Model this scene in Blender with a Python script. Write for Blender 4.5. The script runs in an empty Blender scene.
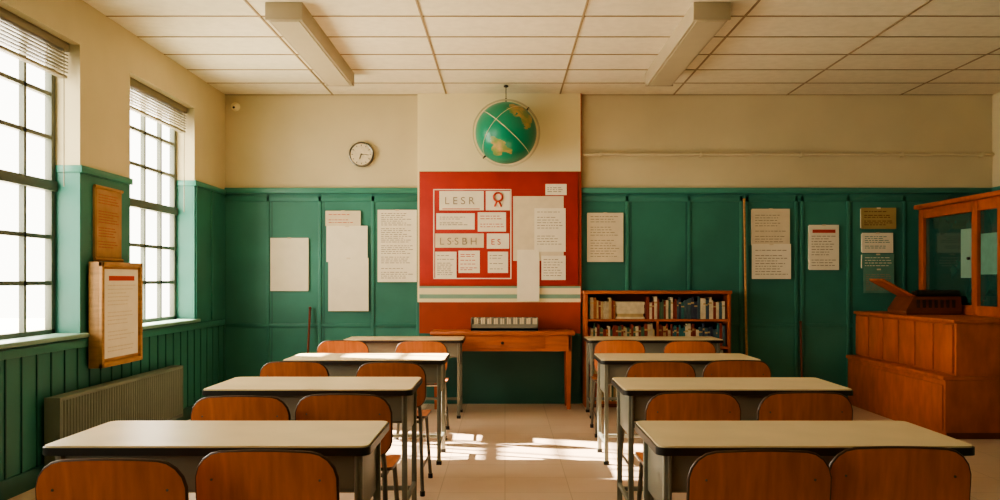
import bpy, bmesh, math, random
from mathutils import Vector, Matrix
random.seed(7)
S = bpy.context.scene
F = 850.0
FAR = 9.0
CEIL = 3.26
LW = -2.96
RW = 5.16
def fx(px, Y=FAR): return (px-505)*Y/F
def fz(py, Y=FAR): return 1.3-(py-280)*Y/F

# ---------------------------------------------------------------- materials
def lin(c):
    o=[]
    for v in c:
        v/=255.0
        o.append(v/12.92 if v<=0.04045 else ((v+0.055)/1.055)**2.4)
    return o
MATS={}
def mat(name, c, rough=0.6, metal=0.0, var=0.08, scale=6.0, bump=0.0, stretch=(1,1,1), rnd=0.0, spec=0.5, coat=0.0):
    if name in MATS: return MATS[name]
    m=bpy.data.materials.new(name); m.use_nodes=True
    nt=m.node_tree; N=nt.nodes; L=nt.links
    b=N['Principled BSDF']
    b.inputs['Roughness'].default_value=rough
    b.inputs['Metallic'].default_value=metal
    b.inputs['Specular IOR Level'].default_value=spec
    b.inputs['Coat Weight'].default_value=coat
    tc=N.new('ShaderNodeTexCoord'); mp=N.new('ShaderNodeMapping'); nz=N.new('ShaderNodeTexNoise')
    mp.inputs['Scale'].default_value=stretch
    nz.inputs['Scale'].default_value=scale; nz.inputs['Detail'].default_value=5
    L.new(tc.outputs['Object'],mp.inputs['Vector']); L.new(mp.outputs['Vector'],nz.inputs['Vector'])
    r=N.new('ShaderNodeValToRGB')
    l=lin(c)
    r.color_ramp.elements[0].position=0.3; r.color_ramp.elements[1].position=0.7
    r.color_ramp.elements[0].color=[max(0,v*(1-var)) for v in l]+[1]
    r.color_ramp.elements[1].color=[min(1,v*(1+var)) for v in l]+[1]
    L.new(nz.outputs['Fac'],r.inputs['Fac'])
    out=r.outputs['Color']
    if rnd>0:
        oi=N.new('ShaderNodeObjectInfo'); mr=N.new('ShaderNodeMapRange')
        mr.inputs['To Min'].default_value=1-rnd; mr.inputs['To Max'].default_value=1+rnd
        L.new(oi.outputs['Random'],mr.inputs['Value'])
        vm=N.new('ShaderNodeVectorMath'); vm.operation='SCALE'
        L.new(out,vm.inputs[0]); L.new(mr.outputs['Result'],vm.inputs['Scale'])
        out=vm.outputs['Vector']
    L.new(out,b.inputs['Base Color'])
    if bump>0:
        bp=N.new('ShaderNodeBump'); bp.inputs['Strength'].default_value=bump; bp.inputs['Distance'].default_value=0.01
        L.new(nz.outputs['Fac'],bp.inputs['Height']); L.new(bp.outputs['Normal'],b.inputs['Normal'])
    MATS[name]=m
    return m

CREAM=mat('cream_plaster',(206,194,160),0.85,var=0.09,scale=1.1,bump=0.08)
CREAM2=mat('cream_panel_paint',(232,220,180),0.7,var=0.04,scale=2)
GREEN=mat('green_paint',(54,122,110),0.48,var=0.2,scale=1.5,bump=0.06)
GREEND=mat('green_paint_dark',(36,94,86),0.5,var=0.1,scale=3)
GREENL=mat('green_gloss_trim',(64,134,120),0.38,var=0.08,scale=3)
SILL=mat('sill_paint',(130,166,150),0.35,var=0.06,scale=4)
CEILM=mat('ceiling_tile',(230,221,196),0.9,var=0.05,scale=14,bump=0.1)
CEILG=mat('ceiling_grid_bar',(158,138,104),0.6,var=0.05)
FIX=mat('fixture_enamel',(170,158,132),0.45,var=0.04)
FIXD=mat('fixture_diffuser',(186,174,146),0.4,var=0.03)
WHITE=mat('white_paper',(234,226,206),0.8,var=0.03,scale=10)
PAPERP=mat('pale_paper',(218,205,177),0.8,var=0.05,scale=10)
INK=mat('ink_text',(150,138,118),0.8,var=0.1)
INKR=mat('ink_red',(186,64,46),0.7,var=0.1)
RED=mat('red_board',(172,46,36),0.65,var=0.12,scale=5)
REDO=mat('red_panel_low',(156,62,38),0.6,var=0.1,scale=5)
ORANGE=mat('orange_wood',(168,86,46),0.45,var=0.2,scale=4,stretch=(3,3,1.2))
ORANGEH=mat('orange_wood_horizontal',(172,92,50),0.42,var=0.2,scale=5,stretch=(1,5,8))
ORANGED=mat('orange_wood_dark',(104,50,28),0.5,var=0.2,scale=8)
PINE=mat('pine_frame',(176,132,84),0.5,var=0.2,scale=7,stretch=(1,1,6))
TAN=mat('tan_paper',(176,136,96),0.8,var=0.15,scale=9)
GOLD=mat('gold_paper',(168,150,98),0.7,var=0.1)
TEALP=mat('teal_paper',(96,146,130),0.7,var=0.12,scale=12)
STEEL=mat('grey_steel_tube',(112,108,98),0.3,metal=0.75,var=0.08)
DSTEEL=mat('desk_grey_enamel',(120,120,108),0.42,metal=0.1,var=0.08,scale=4)
BLACK=mat('black_edge',(26,25,23),0.4,var=0.1)
LAM=mat('desk_laminate',(230,209,170),0.34,var=0.06,scale=5,rnd=0.04)
CHAIRM=mat('chair_shell',(178,102,56),0.55,var=0.18,scale=6,rnd=0.2,stretch=(6,1,1),spec=0.35)
CHAIRE=mat('chair_edge',(70,48,36),0.4,var=0.1)
RUB=mat('rubber_foot',(30,30,30),0.8)
RAD=mat('radiator_enamel',(122,130,116),0.45,var=0.08,scale=5)
WFR=mat('window_frame_paint',(92,98,86),0.5,var=0.06)
BLIND=mat('blind_slat',(132,124,102),0.5,var=0.06)
GLASSD=mat('cabinet_glass_dark',(34,74,66),0.08,var=0.2,scale=3,spec=0.8)
DARK=mat('dark_interior',(40,26,18),0.7)
BRICK=mat('outdoor_render',(200,190,170),0.9)
METD=mat('dark_metal',(60,56,50),0.4,metal=0.6)

def floor_mat():
    m=bpy.data.materials.new('floor_linoleum_tile'); m.use_nodes=True
    N=m.node_tree.nodes; L=m.node_tree.links; b=N['Principled BSDF']
    tc=N.new('ShaderNodeTexCoord'); br=N.new('ShaderNodeTexBrick'); nz=N.new('ShaderNodeTexNoise')
    br.offset=0; br.inputs['Scale'].default_value=1; br.inputs['Brick Width'].default_value=0.4; br.inputs['Row Height'].default_value=0.4
    br.inputs['Mortar Size'].default_value=0.003
    br.inputs['Color1'].default_value=lin((218,192,168))+[1]; br.inputs['Color2'].default_value=lin((212,186,162))+[1]
    br.inputs['Mortar'].default_value=lin((186,162,138))+[1]
    nz.inputs['Scale'].default_value=3; nz.inputs['Detail'].default_value=6
    L.new(tc.outputs['Object'],br.inputs['Vector']); L.new(tc.outputs['Object'],nz.inputs['Vector'])
    mx=N.new('ShaderNodeMix'); mx.data_type='RGBA'; mx.blend_type='MULTIPLY'; mx.inputs[0].default_value=0.2
    L.new(br.outputs['Color'],mx.inputs[6])
    rgb2=N.new('ShaderNodeRGBToBW'); L.new(nz.outputs['Color'],rgb2.inputs[0]); L.new(rgb2.outputs[0],mx.inputs[7])
    L.new(mx.outputs[2],b.inputs['Base Color']); b.inputs['Roughness'].default_value=0.4
    return m
FLOORM=floor_mat()

def globe_mat():
    m=bpy.data.materials.new('globe_map'); m.use_nodes=True
    N=m.node_tree.nodes; L=m.node_tree.links; b=N['Principled BSDF']
    tc=N.new('ShaderNodeTexCoord'); nz=N.new('ShaderNodeTexNoise'); nz.inputs['Scale'].default_value=9; nz.inputs['Detail'].default_value=6
    L.new(tc.outputs['Object'],nz.inputs['Vector'])
    sub=N.new('ShaderNodeVectorMath'); sub.operation='SUBTRACT'; sub.inputs[1].default_value=(.5,.5,.5)
    L.new(nz.outputs['Color'],sub.inputs[0])
    sc=N.new('ShaderNodeVectorMath'); sc.operation='SCALE'; sc.inputs['Scale'].default_value=0.22
    L.new(sub.outputs[0],sc.inputs[0])
    ad=N.new('ShaderNodeVectorMath'); ad.operation='ADD'; L.new(tc.outputs['Object'],ad.inputs[0]); L.new(sc.outputs[0],ad.inputs[1])
    prev=None
    for (p,rad) in [((.17,-.20,.17),.11),((.08,-.2,.24),.06),((.22,-.2,.06),.06),((-.06,-.24,-.17),.09),((.02,-.23,-.22),.06),((-.10,-.26,-.10),.04),((-.2,.2,.1),.14),((.15,.22,-.1),.1)]:
        d=N.new('ShaderNodeVectorMath'); d.operation='DISTANCE'; d.inputs[1].default_value=p
        L.new(ad.outputs[0],d.inputs[0])
        lt=N.new('ShaderNodeMath'); lt.operation='LESS_THAN'; lt.inputs[1].default_value=rad; L.new(d.outputs['Value'],lt.inputs[0])
        if prev is None: prev=lt.outputs[0]
        else:
            mxx=N.new('ShaderNodeMath'); mxx.operation='MAXIMUM'; L.new(prev,mxx.inputs[0]); L.new(lt.outputs[0],mxx.inputs[1]); prev=mxx.outputs[0]
    mix=N.new('ShaderNodeMix'); mix.data_type='RGBA'
    mix.inputs[6].default_value=lin((18,136,108))+[1]
    land=N.new('ShaderNodeValToRGB'); land.color_ramp.elements[0].color=lin((186,154,100))+[1]; land.color_ramp.elements[1].color=lin((112,140,82))+[1]
    land.color_ramp.elements[0].position=.4; land.color_ramp.elements[1].position=.6
    L.new(nz.outputs['Fac'],land.inputs[0]); L.new(land.outputs[0],mix.inputs[7]); L.new(prev,mix.inputs[0])
    L.new(mix.outputs[2],b.inputs['Base Color']); b.inputs['Roughness'].default_value=0.3
    return m
GLOBE=globe_mat()

# ---------------------------------------------------------------- mesh builder
class B:
    def __init__(s,name):
        s.name=name; s.bm=bmesh.new(); s.mats=[]
    def mi(s,m):
        if m not in s.mats: s.mats.append(m)
        return s.mats.index(m)
    def add(s,t,m):
        i=s.mi(m)
        for f in t.faces: f.material_index=i
        me=bpy.data.meshes.new('tmp'); t.to_mesh(me); t.free()
        s.bm.from_mesh(me); bpy.data.meshes.remove(me)
    def box(s,x0,x1,y0,y1,z0,z1,m,bev=0,M=None,seg=2):
        t=bmesh.new(); bmesh.ops.create_cube(t,size=1)
        for v in t.verts:
            v.co=Vector(((x0+x1)/2+v.co.x*(x1-x0),(y0+y1)/2+v.co.y*(y1-y0),(z0+z1)/2+v.co.z*(z1-z0)))
        if bev>0: bmesh.ops.bevel(t,geom=t.edges[:],offset=bev,segments=seg,affect='EDGES',profile=.5)
        if M is not None: t.transform(M)
        s.add(t,m)
    def rprism(s,x0,x1,y0,y1,z0,z1,r,m,n=5):
        t=bmesh.new(); pts=[]
        for (cx,cy,a0) in [(x1-r,y1-r,0),(x0+r,y1-r,90),(x0+r,y0+r,180),(x1-r,y0+r,270)]:
            for k in range(n+1):
                a=math.radians(a0+90*k/n); pts.append((cx+r*math.cos(a),cy+r*math.sin(a)))
        lo=[t.verts.new((p[0],p[1],z0)) for p in pts]; hi=[t.verts.new((p[0],p[1],z1)) for p in pts]
        t.faces.new(hi); t.faces.new(lo[::-1])
        k=len(pts)
        for i in range(k): t.faces.new((lo[i],lo[(i+1)%k],hi[(i+1)%k],hi[i]))
        s.add(t,m)
    def poly(s,verts,faces,m):
        t=bmesh.new(); v=[t.verts.new(p) for p in verts]
        for f in faces: t.faces.new([v[i] for i in f])
        bmesh.ops.recalc_face_normals(t,faces=t.faces)
        s.add(t,m)
    def tube(s,pts,r,m,seg=8,closed=False):
        t=bmesh.new(); P=[Vector(p) for p in pts]; rings=[]; n=len(P)
        up=None
        for i,p in enumerate(P):
            if closed: d=(P[(i+1)%n]-P[i-1]).normalized()
            elif i==0: d=(P[1]-P[0]).normalized()
            elif i==n-1: d=(P[-1]-P[-2]).normalized()
            else: d=((P[i+1]-p).normalized()+(p-P[i-1]).normalized()).normalized()
            if up is None:
                up=Vector((0,0,1)) if abs(d.z)<.9 else Vector((1,0,0))
                if closed:
                    nn=(P[n//3]-P[0]).cross(P[2*n//3]-P[0]).normalized()
                    if nn.length>.5: up=nn
            a=(up-d*up.dot(d)).normalized(); b=d.cross(a); up=a
            rings.append([t.verts.new(p+(a*math.cos(2*math.pi*k/seg)+b*math.sin(2*math.pi*k/seg))*r) for k in range(seg)])
        rng=range(n) if closed else range(n-1)
        for i in rng:
            A=rings[i]; C=rings[(i+1)%n]
            for k in range(seg): t.faces.new((A[k],A[(k+1)%seg],C[(k+1)%seg],C[k]))
        if not closed:
            t.faces.new(rings[0][::-1]); t.faces.new(rings[-1])
        bmesh.ops.recalc_face_normals(t,faces=t.faces)
        s.add(t,m)
    def cyl(s,a,b,r,m,seg=20): s.tube([a,b],r,m,seg)
    def sphere(s,c,r,m,u=32,v=18,sc=(1,1,1)):
        t=bmesh.new(); bmesh.ops.create_uvsphere(t,u_segments=u,v_segments=v,radius=r)
        for q in t.verts: q.co=Vector((q.co.x*sc[0]+c[0],q.co.y*sc[1]+c[1],q.co.z*sc[2]+c[2]))
        s.add(t,m)
    def shell(s,w,h,r,fn,off,m,me_,nu=18,nv=12,rim_r=0):
        t=bmesh.new(); rows=[]
        zs=[]
        for j in range(nv+1):
            a=-math.cos(math.pi*j/nv); zs.append(a*h/2)
        for z in zs:
            ex=abs(z)-(h/2-r); ins=0
            if ex>0: ins=r-math.sqrt(max(0,r*r-ex*ex))
            hw=w/2-ins*0.98
            rows.append([(hw*(-1+2*i/nu),z) for i in range(nu+1)])
        f=[[t.verts.new(fn(x,z)) for x,z in R] for R in rows]
        g=[[t.verts.new(fn(x,z)+Vector(off)) for x,z in R] for R in rows]
        for j in range(nv):
            for i in range(nu):
                t.faces.new((f[j][i],f[j][i+1],f[j+1][i+1],f[j+1][i]))
                t.faces.new((g[j][i],g[j+1][i],g[j+1][i+1],g[j][i+1]))
        rim=[]
        for i in range(nu):
            rim.append(t.faces.new((f[0][i],g[0][i],g[0][i+1],f[0][i+1])))
            rim.append(t.faces.new((f[nv][i],f[nv][i+1],g[nv][i+1],g[nv][i])))
        for j in range(nv):
            rim.append(t.faces.new((f[j][0],f[j+1][0],g[j+1][0],g[j][0])))
            rim.append(t.faces.new((f[j][nu],g[j][nu],g[j+1][nu],f[j+1][nu])))
        bmesh.ops.recalc_face_normals(t,faces=t.faces)
        i0=s.mi(m); i1=s.mi(me_)
        for q in t.faces: q.material_index=i0
        for q in rim: q.material_index=i1
        me=bpy.data.meshes.new('tmp'); t.to_mesh(me); t.free(); s.bm.from_mesh(me); bpy.data.meshes.remove(me)
        if rim_r>0:
            loop=[(x,z) for x,z in rows[0][:-1]]+[(R[-1][0],R[-1][1]) for R in rows[:-1]]+[(x,z) for x,z in rows[-1][::-1][:-1]]+[(R[0][0],R[0][1]) for R in rows[::-1][:-1]]
            s.tube([fn(x,z)+Vector(off)*.5 for x,z in loop],rim_r,me_,8,closed=True)
    def text(s,body,x,y,z,size,m,M=None):
        try:
            cu=bpy.data.curves.new('t','FONT'); cu.body=body; cu.size=size
            ob=bpy.data.objects.new('t',cu); S.collection.objects.link(ob)
            dg=bpy.context.evaluated_depsgraph_get(); me=bpy.data.meshes.new_from_object(ob.evaluated_get(dg))
            t=bmesh.new(); t.from_mesh(me)
            T=Matrix.Translation((x,y,z))@Matrix.Rotation(math.radians(90),4,'X')
            t.transform(T)
            if M is not None: t.transform(M)
            s.add(t,m)
            bpy.data.objects.remove(ob); bpy.data.curves.remove(cu); bpy.data.meshes.remove(me)
        except Exception as e: print('text fail',e)
    def mesh(s,ang=35):
        bm=s.bm
        for f in bm.faces: f.smooth=True
        for e in bm.edges:
            if len(e.link_faces)==2:
                if e.calc_face_angle(0)>math.radians(ang): e.smooth=False
            else: e.smooth=False
        me=bpy.data.meshes.new(s.name)
        for m in s.mats: me.materials.append(m)
        bm.to_mesh(me); bm.free(); return me
    def done(s,loc=(0,0,0),rot=(0,0,0)):
        o=bpy.data.objects.new(s.name,s.mesh()); o.location=loc; o.rotation_euler=rot
        S.collection.objects.link(o); return o

# ---------------------------------------------------------------- room shell
NEAR=-1.6
OUT=LW-.235
b=B('floor'); b.box(OUT,RW+.2,NEAR-.2,FAR+.2,-.1,0,FLOORM); b.done()
b=B('ceiling'); b.box(OUT,RW+.2,NEAR-.2,FAR+.2,CEIL,CEIL+.1,CEILM)
for k in range(-2,5):
    x=-.62+1.2*k
    if LW<x<RW: b.box(x-.008,x+.008,NEAR,FAR,CEIL-.006,CEIL+.002,CEILG)
y=FAR-.015
while y>NEAR:
    b.box(LW,RW,y-.008,y+.008,CEIL-.005,CEIL+.002,CEILG); y-=.535
b.done()
b=B('wall_far')
b.box(OUT,RW+.2,FAR,FAR+.2,0,2.274,GREEN); b.box(OUT,RW+.2,FAR,FAR+.2,2.274,CEIL+.1,CREAM)
b.done()
b=B('trim_3')
for px in [268,320,373,418,627,689,741,747,796,802,848,904,950]:
    X=fx(px); b.box(X-.018,X+.018,FAR-.012,FAR,.13,2.2,GREENL if px in(627,741,848) else GREEN,bev=.004)
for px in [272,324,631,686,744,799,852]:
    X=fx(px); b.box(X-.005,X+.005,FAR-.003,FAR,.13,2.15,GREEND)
for (a,c) in [(LW,-.9),(.79,RW)]:
    b.box(a,c,FAR-.010,FAR,.80,.84,GREEN,bev=.004)
b.done()
b=B('trim_1')
for (a,c) in [(LW,-.9),(.79,RW)]:
    b.box(a,c,FAR-.04,FAR,2.215,2.274,GREENL,bev=.008)
    b.box(a,c,FAR-.012,FAR,2.13,2.19,GREEN,bev=.004)
b.done()
b=B('baseboard_far'); b.box(LW,RW,FAR-.045,FAR,0,.13,GREEND,bev=.006); b.done()
b=B('wall_right')
b.box(RW,RW+.2,NEAR-.2,FAR+.2,0,2.274,GREEN); b.box(RW,RW+.2,NEAR-.2,FAR+.2,2.274,CEIL+.1,CREAM)
b.done()
b=B('trim_4'); b.box(RW-.03,RW,NEAR,FAR-.04,2.215,2.274,GREENL); b.done()
b=B('wall_near')
b.box(OUT,RW+.2,NEAR-.2,NEAR,0,1.2,GREEN); b.box(OUT,RW+.2,NEAR-.2,NEAR,1.2,CEIL+.1,CREAM); b.done()

WIN=[(6.71,8.1),(4.46,5.92),(2.3,3.7),(0.1,1.5)]
WZ0,WZ1=.90,2.94
b=B('wall_left')
b.box(OUT,LW,NEAR-.2,FAR+.2,0,WZ0,GREEN)
b.box(OUT,LW,NEAR-.2,FAR+.2,WZ1,CEIL+.1,CREAM)
piers=[(8.1,FAR+.2,2.25),(5.92,6.71,2.1),(3.7,4.46,2.1),(1.5,2.3,2.1),(NEAR-.2,.1,2.1)]
for a,c,g in piers:
    b.box(OUT,LW,a,c,WZ0,g,GREEN); b.box(OUT,LW,a,c,g,WZ1,CREAM)
b.done()
b=B('trim_5')
y=NEAR
while y<FAR:
    b.box(LW,LW+.008,y-.006,y+.006,.12,WZ0-.05,GREEND); y+=.17
b.box(LW,LW+.016,NEAR,FAR-.05,.83,.885,GREENL,bev=.004)
for yy in (8.12,8.55): b.box(LW,LW+.015,yy,yy+.04,.9,2.2,GREEN,bev=.004)
b.done()
b=B('trim_2')
for a,c,g in piers:
    b.box(LW-.165,LW+.02,a-.012,min(c+.012,FAR-.045),g-.05,g,GREENL,bev=.006)
b.done()
b=B('baseboard_left'); b.box(LW,LW+.02,NEAR,FAR-.05,0,.12,GREEND,bev=.004); b.done()

for n,(a,c) in enumerate(WIN,1):
    b=B('window_%d'%n)
    fxx=LW-.17; d=.05
    b.box(fxx-d,fxx,a,a+.05,WZ0,WZ1,WFR,bev=.004); b.box(fxx-d,fxx,c-.05,c,WZ0,WZ1,WFR,bev=.004)
    b.box(fxx-d,fxx,a,c,WZ0,WZ0+.06,WFR,bev=.004); b.box(fxx-d,fxx,a,c,WZ1-.06,WZ1,WFR,bev=.004)
    zm=(WZ0+WZ1)/2+.03
    b.box(fxx-d,fxx+.015,a,c,zm-.035,zm+.035,WFR,bev=.004)
    for k in range(1,4):
        y=a+(c-a)*k/4; b.box(fxx-.04,fxx-.005,y-.014,y+.014,WZ0,WZ1,WFR)
    for (z0,z1) in [(WZ0+.06,zm-.035),(zm+.035,WZ1-.06)]:
        for k in range(1,3):
            z=z0+(z1-z0)*k/3; b.box(fxx-.04,fxx-.005,a,c,z-.014,z+.014,WFR)
    b.done()
    b=B('window_sill'); b.box(LW-.17,LW+.05,a-.02,c+.04,WZ0,WZ0+.03,SILL,bev=.008)
    b.done()
    b=B('venetian_blind')
    b.box(LW-.13,LW-.06,a+.02,c-.02,WZ1-.06,WZ1-.002,BLIND,bev=.004)
    for k in range(6):
        z=WZ1-.08-k*.024
        M=Matrix.Translation((LW-.095,0,z))@Matrix.Rotation(math.radians(12),4,'Y')
        b.box(-.03,.03,a+.03,c-.03,-.003,.003,BLIND,M=M)
    b.box(LW-.12,LW-.07,a+.03,c-.03,WZ1-.245,WZ1-.225,BLIND,bev=.004)
    for yy in (a+.25,c-.25):
        b.cyl((LW-.095,yy,WZ1-.24),(LW-.095,yy,WZ1-.05),.003,BLIND,6)
    b.cyl((LW-.06,c-.1,WZ1-1.0),(LW-.06,c-.1,WZ1-.05),.004,BLIND,6)
    b.done()

b=B('unseen_sun_blocker'); b.box(-12,-8.0,-12,7.95,-.5,7,BRICK); b.box(-12.1,-7.9,-12,8.0,7,7.3,ORANGED); b.done()  # unseen mass added to keep direct sun off all but the far window
b=B('outdoor_ground'); b.box(-40,OUT-.01,-30,40,-.6,-.5,BRICK); b.done()

# ---------------------------------------------------------------- centre column + board
CY=FAR-.07
XL,XR=fx(420),fx(580)
b=B('wall_chimney_breast')
b.box(XL,XR,CY,FAR,0,.74,GREEND)
b.box(XL,XR,CY,FAR,.74,1.067,REDO)
b.box(XL,XR,CY,FAR,1.067,1.105,CREAM2); b.box(XL,XR,CY,FAR,1.105,1.15,SILL); b.box(XL,XR,CY,FAR,1.15,1.215,CREAM2); b.box(XL,XR,CY,FAR,1.215,1.235,SILL)
b.box(XL,XR,CY,FAR,2.44,CEIL,CREAM2)
b.box(XL,XR,CY,FAR,1.235,2.44,REDO)
b.box(XL-.02,XL,CY+.01,FAR,1.067,CEIL,CREAM2); b.box(XR,XR+.008,CY,FAR,1.067,CEIL,INKR)
b.done()
YB=CY-.02
def paper(b,x0,x1,z0,z1,y,style='lines',m=WHITE,ink=None,seed=0):
    rn=random.Random(seed+int(x0*1000)+int(z0*777))
    ink=ink or INK
    b.box(x0,x1,y-.003,y,z0,z1,m)
    yy=y-.0045
    w=x1-x0; h=z1-z0
    if style=='blank': return
    z=z1-.04
    if style=='header':
        b.box(x0+w*.12,x1-w*.12,yy,y,z1-.085,z1-.05,INKR); z=z1-.12
    step=.028 if style!='dense' else .02
    while z>z0+.03:
        x=x0+w*.09
        if rn.random()<.88:
            lim=x1-w*(.09+ (rn.random()*.3))
            while x<lim:
                l=rn.uniform(.012,.05)
                if x+l>x1-w*.07: break
                b.box(x,x+l,yy,y,z-.0035,z+.0035,ink); x+=l+.011
        z-=step
def tape(b,x,z,y): b.box(x-.02,x+.02,y-.005,y,z-.008,z+.008,PAPERP)

b=B('bulletin_board')
b.box(XL+.01,XR-.03,YB,CY-.001,1.25,2.43,RED,bev=.004)
def P(px0,px1,py0,py1,style='lines',m=WHITE,dy=0,ink=None):
    paper(b,fx(px0),fx(px1),fz(py1),fz(py0),YB-dy,style,m,ink)
def R(px0,px1,py0,py1,m,dy):
    b.box(fx(px0),fx(px1),YB-dy-.002,YB-dy,fz(py1),fz(py0),m)
R(434,511,190,191,WHITE,.0); R(434,435,190,279,WHITE,.0); R(510.3,511.3,190,279,WHITE,.0); R(434,511,278,279,WHITE,0)
R(440,484,192,211,WHITE,.002); R(486,510,192,211,WHITE,.002)
b.text('L E S R',fx(445),YB-.007,fz(205),.11,INK)
t=[(fx(498)+.045*math.cos(a*math.pi/8),YB-.01,fz(198)+.045*math.sin(a*math.pi/8)) for a in range(16)]
b.tube(t,.011,INKR,6,closed=True)
b.tube([(fx(498)-.01,YB-.01,fz(198)-.04),(fx(498)-.035,YB-.01,fz(198)-.10)],.009,INKR,6)
b.tube([(fx(498)+.01,YB-.01,fz(198)-.04),(fx(498)+.035,YB-.01,fz(198)-.10)],.009,INKR,6)
b.box(fx(443),fx(480),YB-.0065,YB-.002,fz(210),fz(209.3),INKR)
P(437,475,214,230,'dense'); P(478,506,213,232,'lines',ink=INKR)
R(436,484,234,248,PAPERP,.002); b.text('L S\u00b7S B H',fx(440),YB-.007,fz(245),.105,INK)
R(487,509,234,249,WHITE,.002); b.text('E S',fx(491),YB-.007,fz(245),.085,INKR)
P(436,457,252,278,'dense',dy=.002); P(459,480,251,273,'dense',dy=.002,ink=INKR); P(488,508,252,273,'lines',dy=.002)
P(513,563,197,261,'blank',dy=.001,m=PAPERP); P(534,565,209,252,'lines',dy=.006,m=WHITE); P(545,566,185,196,'dense',dy=.004)
P(517,539,250,301,'blank',dy=.008,m=WHITE); P(541,565,256,280,'lines',dy=.008)
b.done()

def wallpaper_sheet(name,parts,Y=FAR-.024):
    b=B(name)
    for i,(px0,px1,py0,py1,st,m,ink) in enumerate(parts):
        paper(b,fx(px0),fx(px1),fz(py1),fz(py0),Y-.004*i,st,m,ink)
        tape(b,(fx(px0)+fx(px1))/2,fz(py0)-.005,Y-.004*i-.003)
    b.box(fx(parts[0][0]),fx(parts[0][1]),Y,FAR-.0005,fz(parts[0][3])+.01,fz(parts[0][2])-.01,PAPERP)
    b.done()
wallpaper_sheet('notice_paper',[(271,309,238,291,'blank',WHITE,None)])
wallpaper_sheet('notice_paper',[(326,361,211,226,'lines',PAPERP,INKR),(327,368,226,262,'blank',WHITE,None),(329,369,258,311,'blank',WHITE,None)])
wallpaper_sheet('wall_chart',[(378,417,210,282,'dense',WHITE,INK)])
wallpaper_sheet('notice_paper',[(587,623,213,262,'lines',PAPERP,INK)])
wallpaper_sheet('notice_paper',[(751,789,209,246,'lines',PAPERP,INK),(751,790,244,279,'lines',WHITE,INK)])
wallpaper_sheet('wall_chart',[(808,838,225,270,'header',WHITE,INK)])
wallpaper_sheet('certificate',[(860,895,208,229,'dense',GOLD,ORANGED)])
wallpaper_sheet('certificate',[(861,892,233,253,'dense',WHITE,TEALP)])
wallpaper_sheet('wall_chart',[(861,893,254,269,'lines',TEALP,WHITE),(862,893,269,293,'dense',TEALP,INK)])

b=B('wall_pipe'); z=fz(155)
b.cyl((fx(583),FAR-.04,z),(RW-.01,FAR-.04,z),.018,CREAM,10)
for px in (600,700,800,900,980): b.box(fx(px)-.015,fx(px)+.015,FAR-.06,FAR,z-.025,z+.025,CREAM,bev=.004)
b.done()
b=B('wall_clock'); cx,cz=fx(362),fz(155); Y=FAR
b.cyl((cx,Y,cz),(cx,Y-.04,cz),.128,METD,40)
ring=[(cx+.122*math.cos(a*math.pi/20),Y-.04,cz+.122*math.sin(a*math.pi/20)) for a in range(40)]
b.tube(ring,.011,STEEL,8,closed=True)
b.cyl((cx,Y-.038,cz),(cx,Y-.045,cz),.114,PAPERP,40)
for k in range(12):
    a=k*math.pi/6; M=Matrix.Translation((cx,Y-.046,cz))@Matrix.Rotation(a,4,'Y')
    b.box(-.003,.003,-.002,.002,.088,.104,METD,M=M)
for a,l,w in ((200,.05,.007),(95,.08,.005)):
    M=Matrix.Translation((cx,Y-.049,cz))@Matrix.Rotation(math.radians(a),4,'Y'); b.box(-w/2,w/2,-.001,.001,-.01,l,METD,M=M)
b.done()
b=B('smoke_detector'); X,Z=fx(236),fz(107)
b.cyl((X,FAR,Z),(X,FAR-.03,Z),.045,CREAM2,20); b.sphere((X,FAR-.035,Z-.005),.04,CREAM2,20,12); b.cyl((X,FAR-.05,Z-.01),(X,FAR-.078,Z-.02),.012,METD,12); b.done()

GX,GY=fx(506,8.55),8.55; GZ=fz(133,8.55)
b=B('globe')
b.sphere((0,0,0),.308,GLOBE,48,28)
tl=Matrix.Rotation(math.radians(42),4,'Y')
rr=.310
pts=[tl@Vector((rr*math.cos(a*math.pi/24),rr*math.sin(a*math.pi/24),0)) for a in range(48)]
b.tube(pts,.003,PAPERP,6,closed=True)
pts=[tl@Matrix.Rotation(math.radians(65),4,'Z')@Vector((rr*math.cos(a*math.pi/24),0,rr*math.sin(a*math.pi/24))) for a in range(48)]
b.tube(pts,.0025,PAPERP,6,closed=True)
pts=[Vector((.335*math.cos(a*math.pi/32),0.0,.335*math.sin(a*math.pi/32))) for a in range(64)]
b.tube(pts,.008,CREAM,8,closed=True)
for s_ in (1,-1):
    b.cyl(tl@Vector((0,0,s_*.30)),tl@Vector((0,0,s_*.345)),.010,METD,10)
b.cyl((0,0,.335),(0,0,CEIL-GZ),.004,METD,8)
b.sphere((0,0,CEIL-GZ-.012),.025,METD,16,8,(1,1,.5))
b.tube([(0,0,.345),(0,CY-GY-.002,.36)],.008,METD,8)
b.done((GX,GY,GZ))

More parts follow.
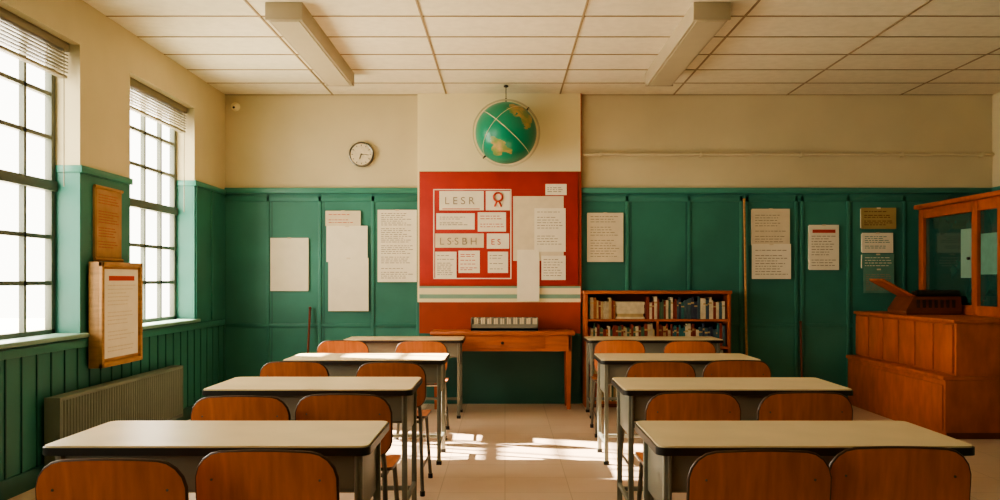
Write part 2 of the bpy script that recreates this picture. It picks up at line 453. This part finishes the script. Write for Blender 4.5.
for X in (-1.56,1.46):
    b=B('ceiling_light')
    y0,y1=6.0,8.05
    b.poly([(X-.13,y0,CEIL),(X+.13,y0,CEIL),(X+.13,y0,CEIL-.08),(X+.12,y0,CEIL-.12),(X-.12,y0,CEIL-.12),(X-.13,y0,CEIL-.08),
            (X-.13,y1,CEIL),(X+.13,y1,CEIL),(X+.13,y1,CEIL-.08),(X+.12,y1,CEIL-.12),(X-.12,y1,CEIL-.12),(X-.13,y1,CEIL-.08)],
           [(0,1,2,3,4,5),(11,10,9,8,7,6),(0,6,7,1),(1,7,8,2),(2,8,9,3),(3,9,10,4),(4,10,11,5),(5,11,6,0)],FIX)
    b.box(X-.1,X+.1,y0+.03,y1-.03,CEIL-.126,CEIL-.118,FIXD)
    b.box(X-.132,X+.132,y0-.01,y0+.012,CEIL-.125,CEIL,FIX,bev=.004)
    b.box(X-.132,X+.132,y1-.012,y1+.01,CEIL-.125,CEIL,FIX,bev=.004)
    b.done()

# ---------------------------------------------------------------- left wall items
b=B('radiator')
y0,y1=5.42,7.45; x0,x1=LW+.03,LW+.13
n=52
for k in range(n):
    y=y0+(y1-y0)*(k+.5)/n
    b.box(x0+.01,x1,y-.012,y+.012,.12,.53,RAD,bev=.005,seg=1)
b.box(x0+.02,x1-.03,y0,y1,.14,.51,METD); b.box(x0,x1+.004,y0-.01,y1+.01,.525,.55,RAD,bev=.006)
b.box(x0,x1+.002,y0-.01,y1+.01,.1,.13,RAD,bev=.006)
b.box(x0,x1+.004,y1,y1+.02,.1,.55,RAD,bev=.004); b.box(x0,x1+.004,y0-.02,y0,.1,.55,RAD,bev=.004)
for y in (y0+.1,y1-.1): b.box(x0+.02,x1-.02,y-.02,y+.02,0,.12,RAD); b.box(LW+.017,x0+.03,y-.02,y+.02,.4,.44,RAD)
b.done()
def lw(Y0,X):
    return Matrix.Translation((X,Y0,0))@Matrix.Rotation(math.radians(90),4,'Z')
def left_obj(name,Y0,X,build):
    b=B(name); build(b); b.bm.transform(lw(Y0,X)); return b.done()
def nb(b):
    w=.67; z0,z1=.675,1.43; D=.1
    b.box(0,w,-D+.02,0,z0,z1,PINE,bev=.004)
    b.box(0,.035,-D,-D+.03,z0,z1,PINE,bev=.004); b.box(w-.035,w,-D,-D+.03,z0,z1,PINE,bev=.004)
    b.box(0,w,-D,-D+.03,z0,z0+.035,PINE,bev=.004); b.box(0,w,-D,-D+.03,z1-.035,z1,PINE,bev=.004)
    paper(b,.07,w-.05,z0+.06,z1-.05,-D+.02,'header',WHITE,PAPERP)
left_obj('notice_board',6.0,LW+.018,nb)
def hs(b):
    b.box(0,.42,-.02,0,1.46,1.97,TAN,bev=.002)
    paper(b,.01,.41,1.47,1.96,-.02,'dense',TAN,ORANGE)
    b.cyl((-.01,-.02,1.975),(.43,-.02,1.975),.012,PINE,8); b.cyl((-.01,-.02,1.45),(.43,-.02,1.45),.012,PINE,8)
left_obj('hanging_scroll',6.1,LW,hs)

# ---------------------------------------------------------------- teacher table + item
b=B('wooden_table')
x0,x1=fx(430,8.5),fx(575,8.5); y0,y1=8.5,8.88; zt=.785
b.box(x0,x1,y0,y1,zt-.04,zt,ORANGEH,bev=.008)
b.box(x0+.04,x1-.04,y0+.03,y0+.05,zt-.2,zt-.04,ORANGEH); b.box(x0+.04,x1-.04,y1-.05,y1-.03,zt-.2,zt-.04,ORANGEH)
b.box(x0+.04,x0+.06,y0+.03,y1-.03,zt-.2,zt-.04,ORANGE); b.box(x1-.06,x1-.04,y0+.03,y1-.03,zt-.2,zt-.04,ORANGE)
b.box(x0+.3,x1-.3,y0+.02,y0+.03,zt-.17,zt-.06,ORANGEH,bev=.003)
b.sphere(((x0+x1)/2,y0+.01,zt-.115),.016,METD,12,8)
for xx in (x0+.03,x1-.09):
    for yy in (y0+.03,y1-.09):
        b.poly([(xx,yy,zt-.04),(xx+.06,yy,zt-.04),(xx+.06,yy+.06,zt-.04),(xx,yy+.06,zt-.04),(xx+.012,yy+.012,0),(xx+.048,yy+.012,0),(xx+.048,yy+.048,0),(xx+.012,yy+.048,0)],
               [(0,1,2,3),(7,6,5,4),(0,4,5,1),(1,5,6,2),(2,6,7,3),(3,7,4,0)],ORANGE)
b.done()
b=B('card_file_tray')
x0,x1=fx(471,8.6),fx(538,8.6)
b.box(x0,x1,8.56,8.8,zt,zt+.035,DSTEEL,bev=.005)
n=30
for k in range(n):
    x=x0+.02+(x1-x0-.04)*k/(n-1); b.box(x-.008,x+.008,8.58,8.78,zt+.03,zt+.125+.004*math.sin(k*1.7),PAPERP if k%3 else DSTEEL)
b.box(x0,x0+.012,8.56,8.8,zt,zt+.13,DSTEEL); b.box(x1-.012,x1,8.56,8.8,zt,zt+.13,DSTEEL)
b.box(x0,x1,8.56,8.57,zt,zt+.07,DSTEEL); b.box(x0,x1,8.79,8.8,zt,zt+.13,DSTEEL)
b.done()

# ---------------------------------------------------------------- bookcase
X0,X1=fx(585,8.66),fx(731,8.66); YF,YK=8.66,8.94; ZT=fz(292,8.66)
b=B('bookcase')
b.box(X0,X0+.03,YF,YK,0,ZT,ORANGE,bev=.003); b.box(X1-.03,X1,YF,YK,0,ZT,ORANGE,bev=.003)
b.box(X0-.01,X1+.01,YF-.01,YK,ZT-.02,ZT+.012,ORANGEH,bev=.004)
b.box(X0+.02,X1-.02,YK-.015,YK-.002,.02,ZT-.01,ORANGED)
shel=[.06,.34,.62,.90]
for z in shel: b.box(X0+.02,X1-.02,YF+.005,YK-.01,z-.022,z,ORANGEH)
b.box(X0+.02,X1-.02,YF+.01,YF+.03,0,.05,ORANGED)
b.box((X0+X1)/2-.01,(X0+X1)/2+.01,YF+.01,YK-.01,.06,.90,ORANGE)
b.done()
BK=[mat('book_%d'%i,c,.6,var=.15,scale=20) for i,c in enumerate([(130,50,36),(176,150,104),(60,84,92),(206,192,162),(70,96,70),(160,92,44),(44,52,74),(176,160,130),(110,44,36),(40,100,100)])]
b=B('row_of_books')
for z in shel:
    x=X0+.04; H=.235
    mid=(X0+X1)/2
    while x<X1-.07:
        w=random.uniform(.014,.036)
        if z<.9 and x<mid+.014 and x+w>mid-.014: x=mid+.014; continue
        if z==.9 and .30<x-X0<.34:
            zz=z+.001
            for k in range(6):
                hh=random.uniform(.02,.032); o=random.uniform(0,.03)
                b.box(x+o,x+.30-o,YF+.03,YF+.22,zz,zz+hh,random.choice([BK[1],BK[3],BK[7]]),bev=.003,seg=1); zz+=hh
            x+=.305; continue
        h=random.uniform(.17,H) if z>=.9 else random.uniform(.17,.24); d=random.uniform(.14,.2)
        c=random.choice([BK[0],BK[1],BK[5],BK[8],BK[0],BK[3],BK[4],BK[7]] if x<X1-.6 else [BK[2],BK[6],BK[9],BK[3],BK[2],BK[0]])
        b.box(x,x+w-.002,YF+.025,YF+.025+d,z+.001,z+h,c,bev=.002,seg=1)
        if random.random()<.5: b.box(x,x+w-.002,YF+.0235,YF+.03,z+h*.7,z+h*.78,BK[1] if c!=BK[1] else BK[0])
        x+=w
b.done()

# ---------------------------------------------------------------- orange sideboard
b=B('wooden_sideboard')
x0=3.60; x1=RW-.03; y0,y1=6.95,8.93
b.box(x0,x1,y0,y1,.0,.48,ORANGE,bev=.004); b.box(x0-.02,x1,y0-.01,y1,.48,.515,ORANGE,bev=.006)
b.box(x0+.09,x1,y0,y1,.515,.945,ORANGE,bev=.003); b.box(x0+.06,x1,y0-.015,y1,.945,.975,ORANGE,bev=.006)
n=6
for k in range(n):
    a=y0+.02+(y1-y0-.04)*k/n; c=y0+.02+(y1-y0-.04)*(k+1)/n
    b.box(x0+.07,x0+.10,a+.009,c-.009,.53,.93,ORANGE,bev=.006)
    b.box(x0+.089,x0+.091,c-.008,c+.008,.53,.93,ORANGED)
b.box(x0-.012,x0+.01,y0+.03,y1-.03,.06,.44,ORANGE,bev=.004)
b.box(x0+.01,x1,y0-.004,y0+.01,0,.05,ORANGED)
b.done()
b=B('glass_fronted_hutch')
x0=4.3; x1=RW-.035; y0,y1=7.33,8.82; z0,z1=.975,2.03
b.box(x0+.05,x1,y0+.03,y1-.03,z0+.002,z1,DARK)
b.box(x0,x1,y0,y0+.03,z0,z1,ORANGE,bev=.004); b.box(x0,x1,y1-.03,y1,z0,z1,ORANGE,bev=.004)
b.box(x0,x0+.06,y0,y1,z0,z0+.09,ORANGE,bev=.004); b.box(x0,x0+.06,y0,y1,z1-.1,z1,ORANGE,bev=.004)
b.box(x0-.05,x1,y0-.04,y1+.03,z1,z1+.045,ORANGE,bev=.01)
for yy in (y0,7.74,y1-.08): b.box(x0-.005,x0+.06,yy,yy+.09,z0,z1,ORANGE,bev=.004)
b.box(x0+.03,x0+.05,y0+.05,y1-.05,z0+.08,z1-.08,GLASSD)
b.box(x0+.022,x0+.03,7.45,7.72,1.35,1.72,TEALP); b.box(x0+.022,x0+.03,7.86,8.06,1.32,1.78,SILL)
b.cyl((x0-.02,7.87,1.5),(x0,7.87,1.5),.014,METD,10)
b.done()
b=B('typewriter')
ox,oy,oz=3.74,7.92,.975
b.box(ox,ox+.52,oy,oy+.4,oz,oz+.04,ORANGED,bev=.008)
b.poly([(ox,oy,oz+.04),(ox+.52,oy,oz+.04),(ox+.52,oy+.4,oz+.04),(ox,oy+.4,oz+.04),(ox+.08,oy+.02,oz+.17),(ox+.52,oy+.02,oz+.17),(ox+.52,oy+.38,oz+.17),(ox+.08,oy+.38,oz+.17)],
       [(3,2,1,0),(4,5,6,7),(0,1,5,4),(1,2,6,5),(2,3,7,6),(3,0,4,7)],ORANGED)
for k in range(7): b.box(ox+.1+k*.055,ox+.13+k*.055,oy+.004,oy+.02,oz+.06,oz+.14,DARK)
M=Matrix.Translation((ox+.06,oy+.05,oz+.18))@Matrix.Rotation(math.radians(28),4,'Y')
b.box(-.30,.10,0,.3,.0,.02,ORANGE,M=M,bev=.004); b.box(-.28,.08,.015,.285,.02,.024,ORANGED,M=M)
b.cyl((ox+.14,oy+.1,oz+.2),(ox+.54,oy+.1,oz+.2),.03,METD,16); b.cyl((ox+.10,oy+.1,oz+.2),(ox+.14,oy+.1,oz+.2),.02,STEEL,12)
b.done()

for nm,px,py0,py1,m in [('wooden_pointer',311,308,385,ORANGED),('window_pole',743,200,395,PINE),('wooden_pointer',799,322,392,ORANGED)]:
    b=B(nm); X=fx(px); z1=fz(py0)
    b.tube([(X-.02 if nm!='window_pole' else X,FAR-.16,0.008),(X,FAR-.045,z1)],.012,m,8); b.sphere((X,FAR-.045,z1),.016,m,10,8); b.done()

# ---------------------------------------------------------------- chairs
def chair_mesh():
    b=B('school_chair'); W=.415
    def back(x,z):
        return Vector((x,-.015+.26*x*x - .10*z, .665+z - .28*x*x*(1 if z>0 else .3)))
    b.shell(W,.27,.075,back,(0,.016,0),CHAIRM,CHAIRE,rim_r=.0065)
    def seat(x,z):
        y=.24+z
        zz=.452+.28*x*x*(.6) - (.55*max(0,z-.12))**2*6 + .25*max(0,-z-.1)**2*6
        return Vector((x,y,zz))
    b.shell(.40,.40,.07,seat,(0,0,-.014),CHAIRM,CHAIRE)
    for s_ in (-1,1):
        b.tube([(s_*.195,-.03,.015),(s_*.172,.055,.40),(s_*.17,.06,.46),(s_*.165,.035,.56),(s_*.160,.022,.74)],.0115,STEEL,10)
        b.tube([(s_*.185,.44,.015),(s_*.165,.385,.415),(s_*.16,.365,.43),(s_*.168,.058,.43)],.0115,STEEL,10)
        b.cyl((s_*.195,-.03,0),(s_*.195,-.03,.03),.015,RUB,10); b.cyl((s_*.185,.44,0),(s_*.185,.44,.03),.015,RUB,10)
        b.tube([(s_*.188,-.005,.16),(s_*.182,.424,.16)],.008,STEEL,8)
        for zz in (.61,.72):
            yb=-.015+.26*.16**2-.10*(zz-.665)
            b.cyl((s_*.16,yb-.002,zz-.005),(s_*.16,yb+.03,zz-.005),.004,STEEL,10)
    b.tube([(-.17,.07,.43),(.17,.07,.43)],.01,STEEL,8); b.tube([(-.163,.36,.425),(.163,.36,.425)],.01,STEEL,8)
    return b.mesh()
CM=chair_mesh()
chairs=[(-1.10,2.38,0),(-.70,2.5,-2),(.748,2.5,1),(1.18,2.55,-2),
        (-1.138,3.66,1),(-.706,3.72,-1),(.836,3.78,0),(1.334,3.78,1),
        (-1.288,5.2,0),(-.69,5.15,-2),(.954,5.2,1),(1.44,5.28,0),
        (-1.334,7.0,2),(-.683,6.95,0),(.95,7.05,0),(1.51,6.95,-2)]
for (x,y,r) in chairs:
    o=bpy.data.objects.new('school_chair',CM); o.location=(x,y,0); o.rotation_euler=(0,0,math.radians(r)); S.collection.objects.link(o)

# ---------------------------------------------------------------- desks
def desk(cx,y0,w,dep,rot=0):
    b=B('school_desk'); h=w/2; zt=.742
    b.rprism(-h,h,0,dep,zt-.032,zt-.006,.035,BLACK)
    b.rprism(-h+.007,h-.007,.007,dep-.007,zt-.006,zt,.03,LAM)
    a,c=.06,dep-.05
    b.box(-h+.05,h-.05,a,a+.008,zt-.165,zt-.032,DSTEEL,bev=.003)
    b.box(-h+.05,h-.05,c-.008,c,zt-.165,zt-.032,DSTEEL,bev=.003)
    b.box(-h+.05,h-.05,a,c,zt-.17,zt-.16,DSTEEL)
    for s_ in (-1,1):
        X=s_*(h-.045)
        b.box(min(X,X-s_*.012),max(X,X-s_*.012),a-.02,c+.02,zt-.26,zt-.032,DSTEEL,bev=.003)
        for yy in (.06,dep-.06):
            b.box(X-.014,X+.014,yy-.014,yy+.014,.02,zt-.032,DSTEEL,bev=.004)
            b.box(X-.018,X+.018,yy-.018,yy+.018,0,.025,RUB)
        b.box(X-.01,X+.01,.06,dep-.06,.13,.155,DSTEEL,bev=.003)
    b.box(-h+.045,h-.045,dep/2+.10,dep/2+.12,.13,.155,DSTEEL,bev=.003)
    b.done((cx,y0,0),(0,0,math.radians(rot)))
desk(-1.01,2.85,1.11,.53); desk(-1.013,4.33,1.08,.58); desk(-.99,5.93,1.14,.55); desk(-.955,7.93,1.13,.5)
desk(1.05,2.85,1.08,.53); desk(1.195,4.33,1.18,.55); desk(1.235,5.93,1.13,.55); desk(1.41,7.93,1.28,.5)

# ---------------------------------------------------------------- lights
for n,(a,c) in enumerate(WIN):
    L=bpy.data.lights.new('window_daylight','AREA'); L.shape='RECTANGLE'; L.size=WZ1-WZ0; L.size_y=c-a
    L.energy=(155,135,90,50)[n]; L.color=(1,.905,.73)
    o=bpy.data.objects.new('window_daylight',L); S.collection.objects.link(o)
    o.location=(LW-.42,(a+c)/2,(WZ0+WZ1)/2); o.rotation_euler=(0,math.radians(-90),0)
sun=bpy.data.lights.new('sun','SUN'); sun.energy=100; sun.angle=math.radians(1.0); sun.color=(1,.88,.70)
o=bpy.data.objects.new('sun',sun); S.collection.objects.link(o)
d=Vector((3.2,-1.0,-2.05)); o.rotation_euler=d.to_track_quat('-Z','Y').to_euler()
o.location=(-8,9,6)
w=bpy.data.worlds.new('World'); S.world=w; w.use_nodes=True
bg=w.node_tree.nodes['Background']; bg.inputs[0].default_value=(1,.94,.82,1); bg.inputs[1].default_value=8.0

cam=bpy.data.cameras.new('camera'); cam.lens=F/1000*36; cam.sensor_width=36; cam.shift_x=-.005; cam.shift_y=.03; cam.clip_end=200
co=bpy.data.objects.new('camera',cam); co.location=(0,0,1.3); co.rotation_euler=(math.radians(90),0,0); S.collection.objects.link(co)
S.camera=co
try:
    S.view_settings.view_transform='AgX'; S.view_settings.look='AgX - Medium High Contrast'; S.view_settings.exposure=-0.3
except Exception as e: print(e)
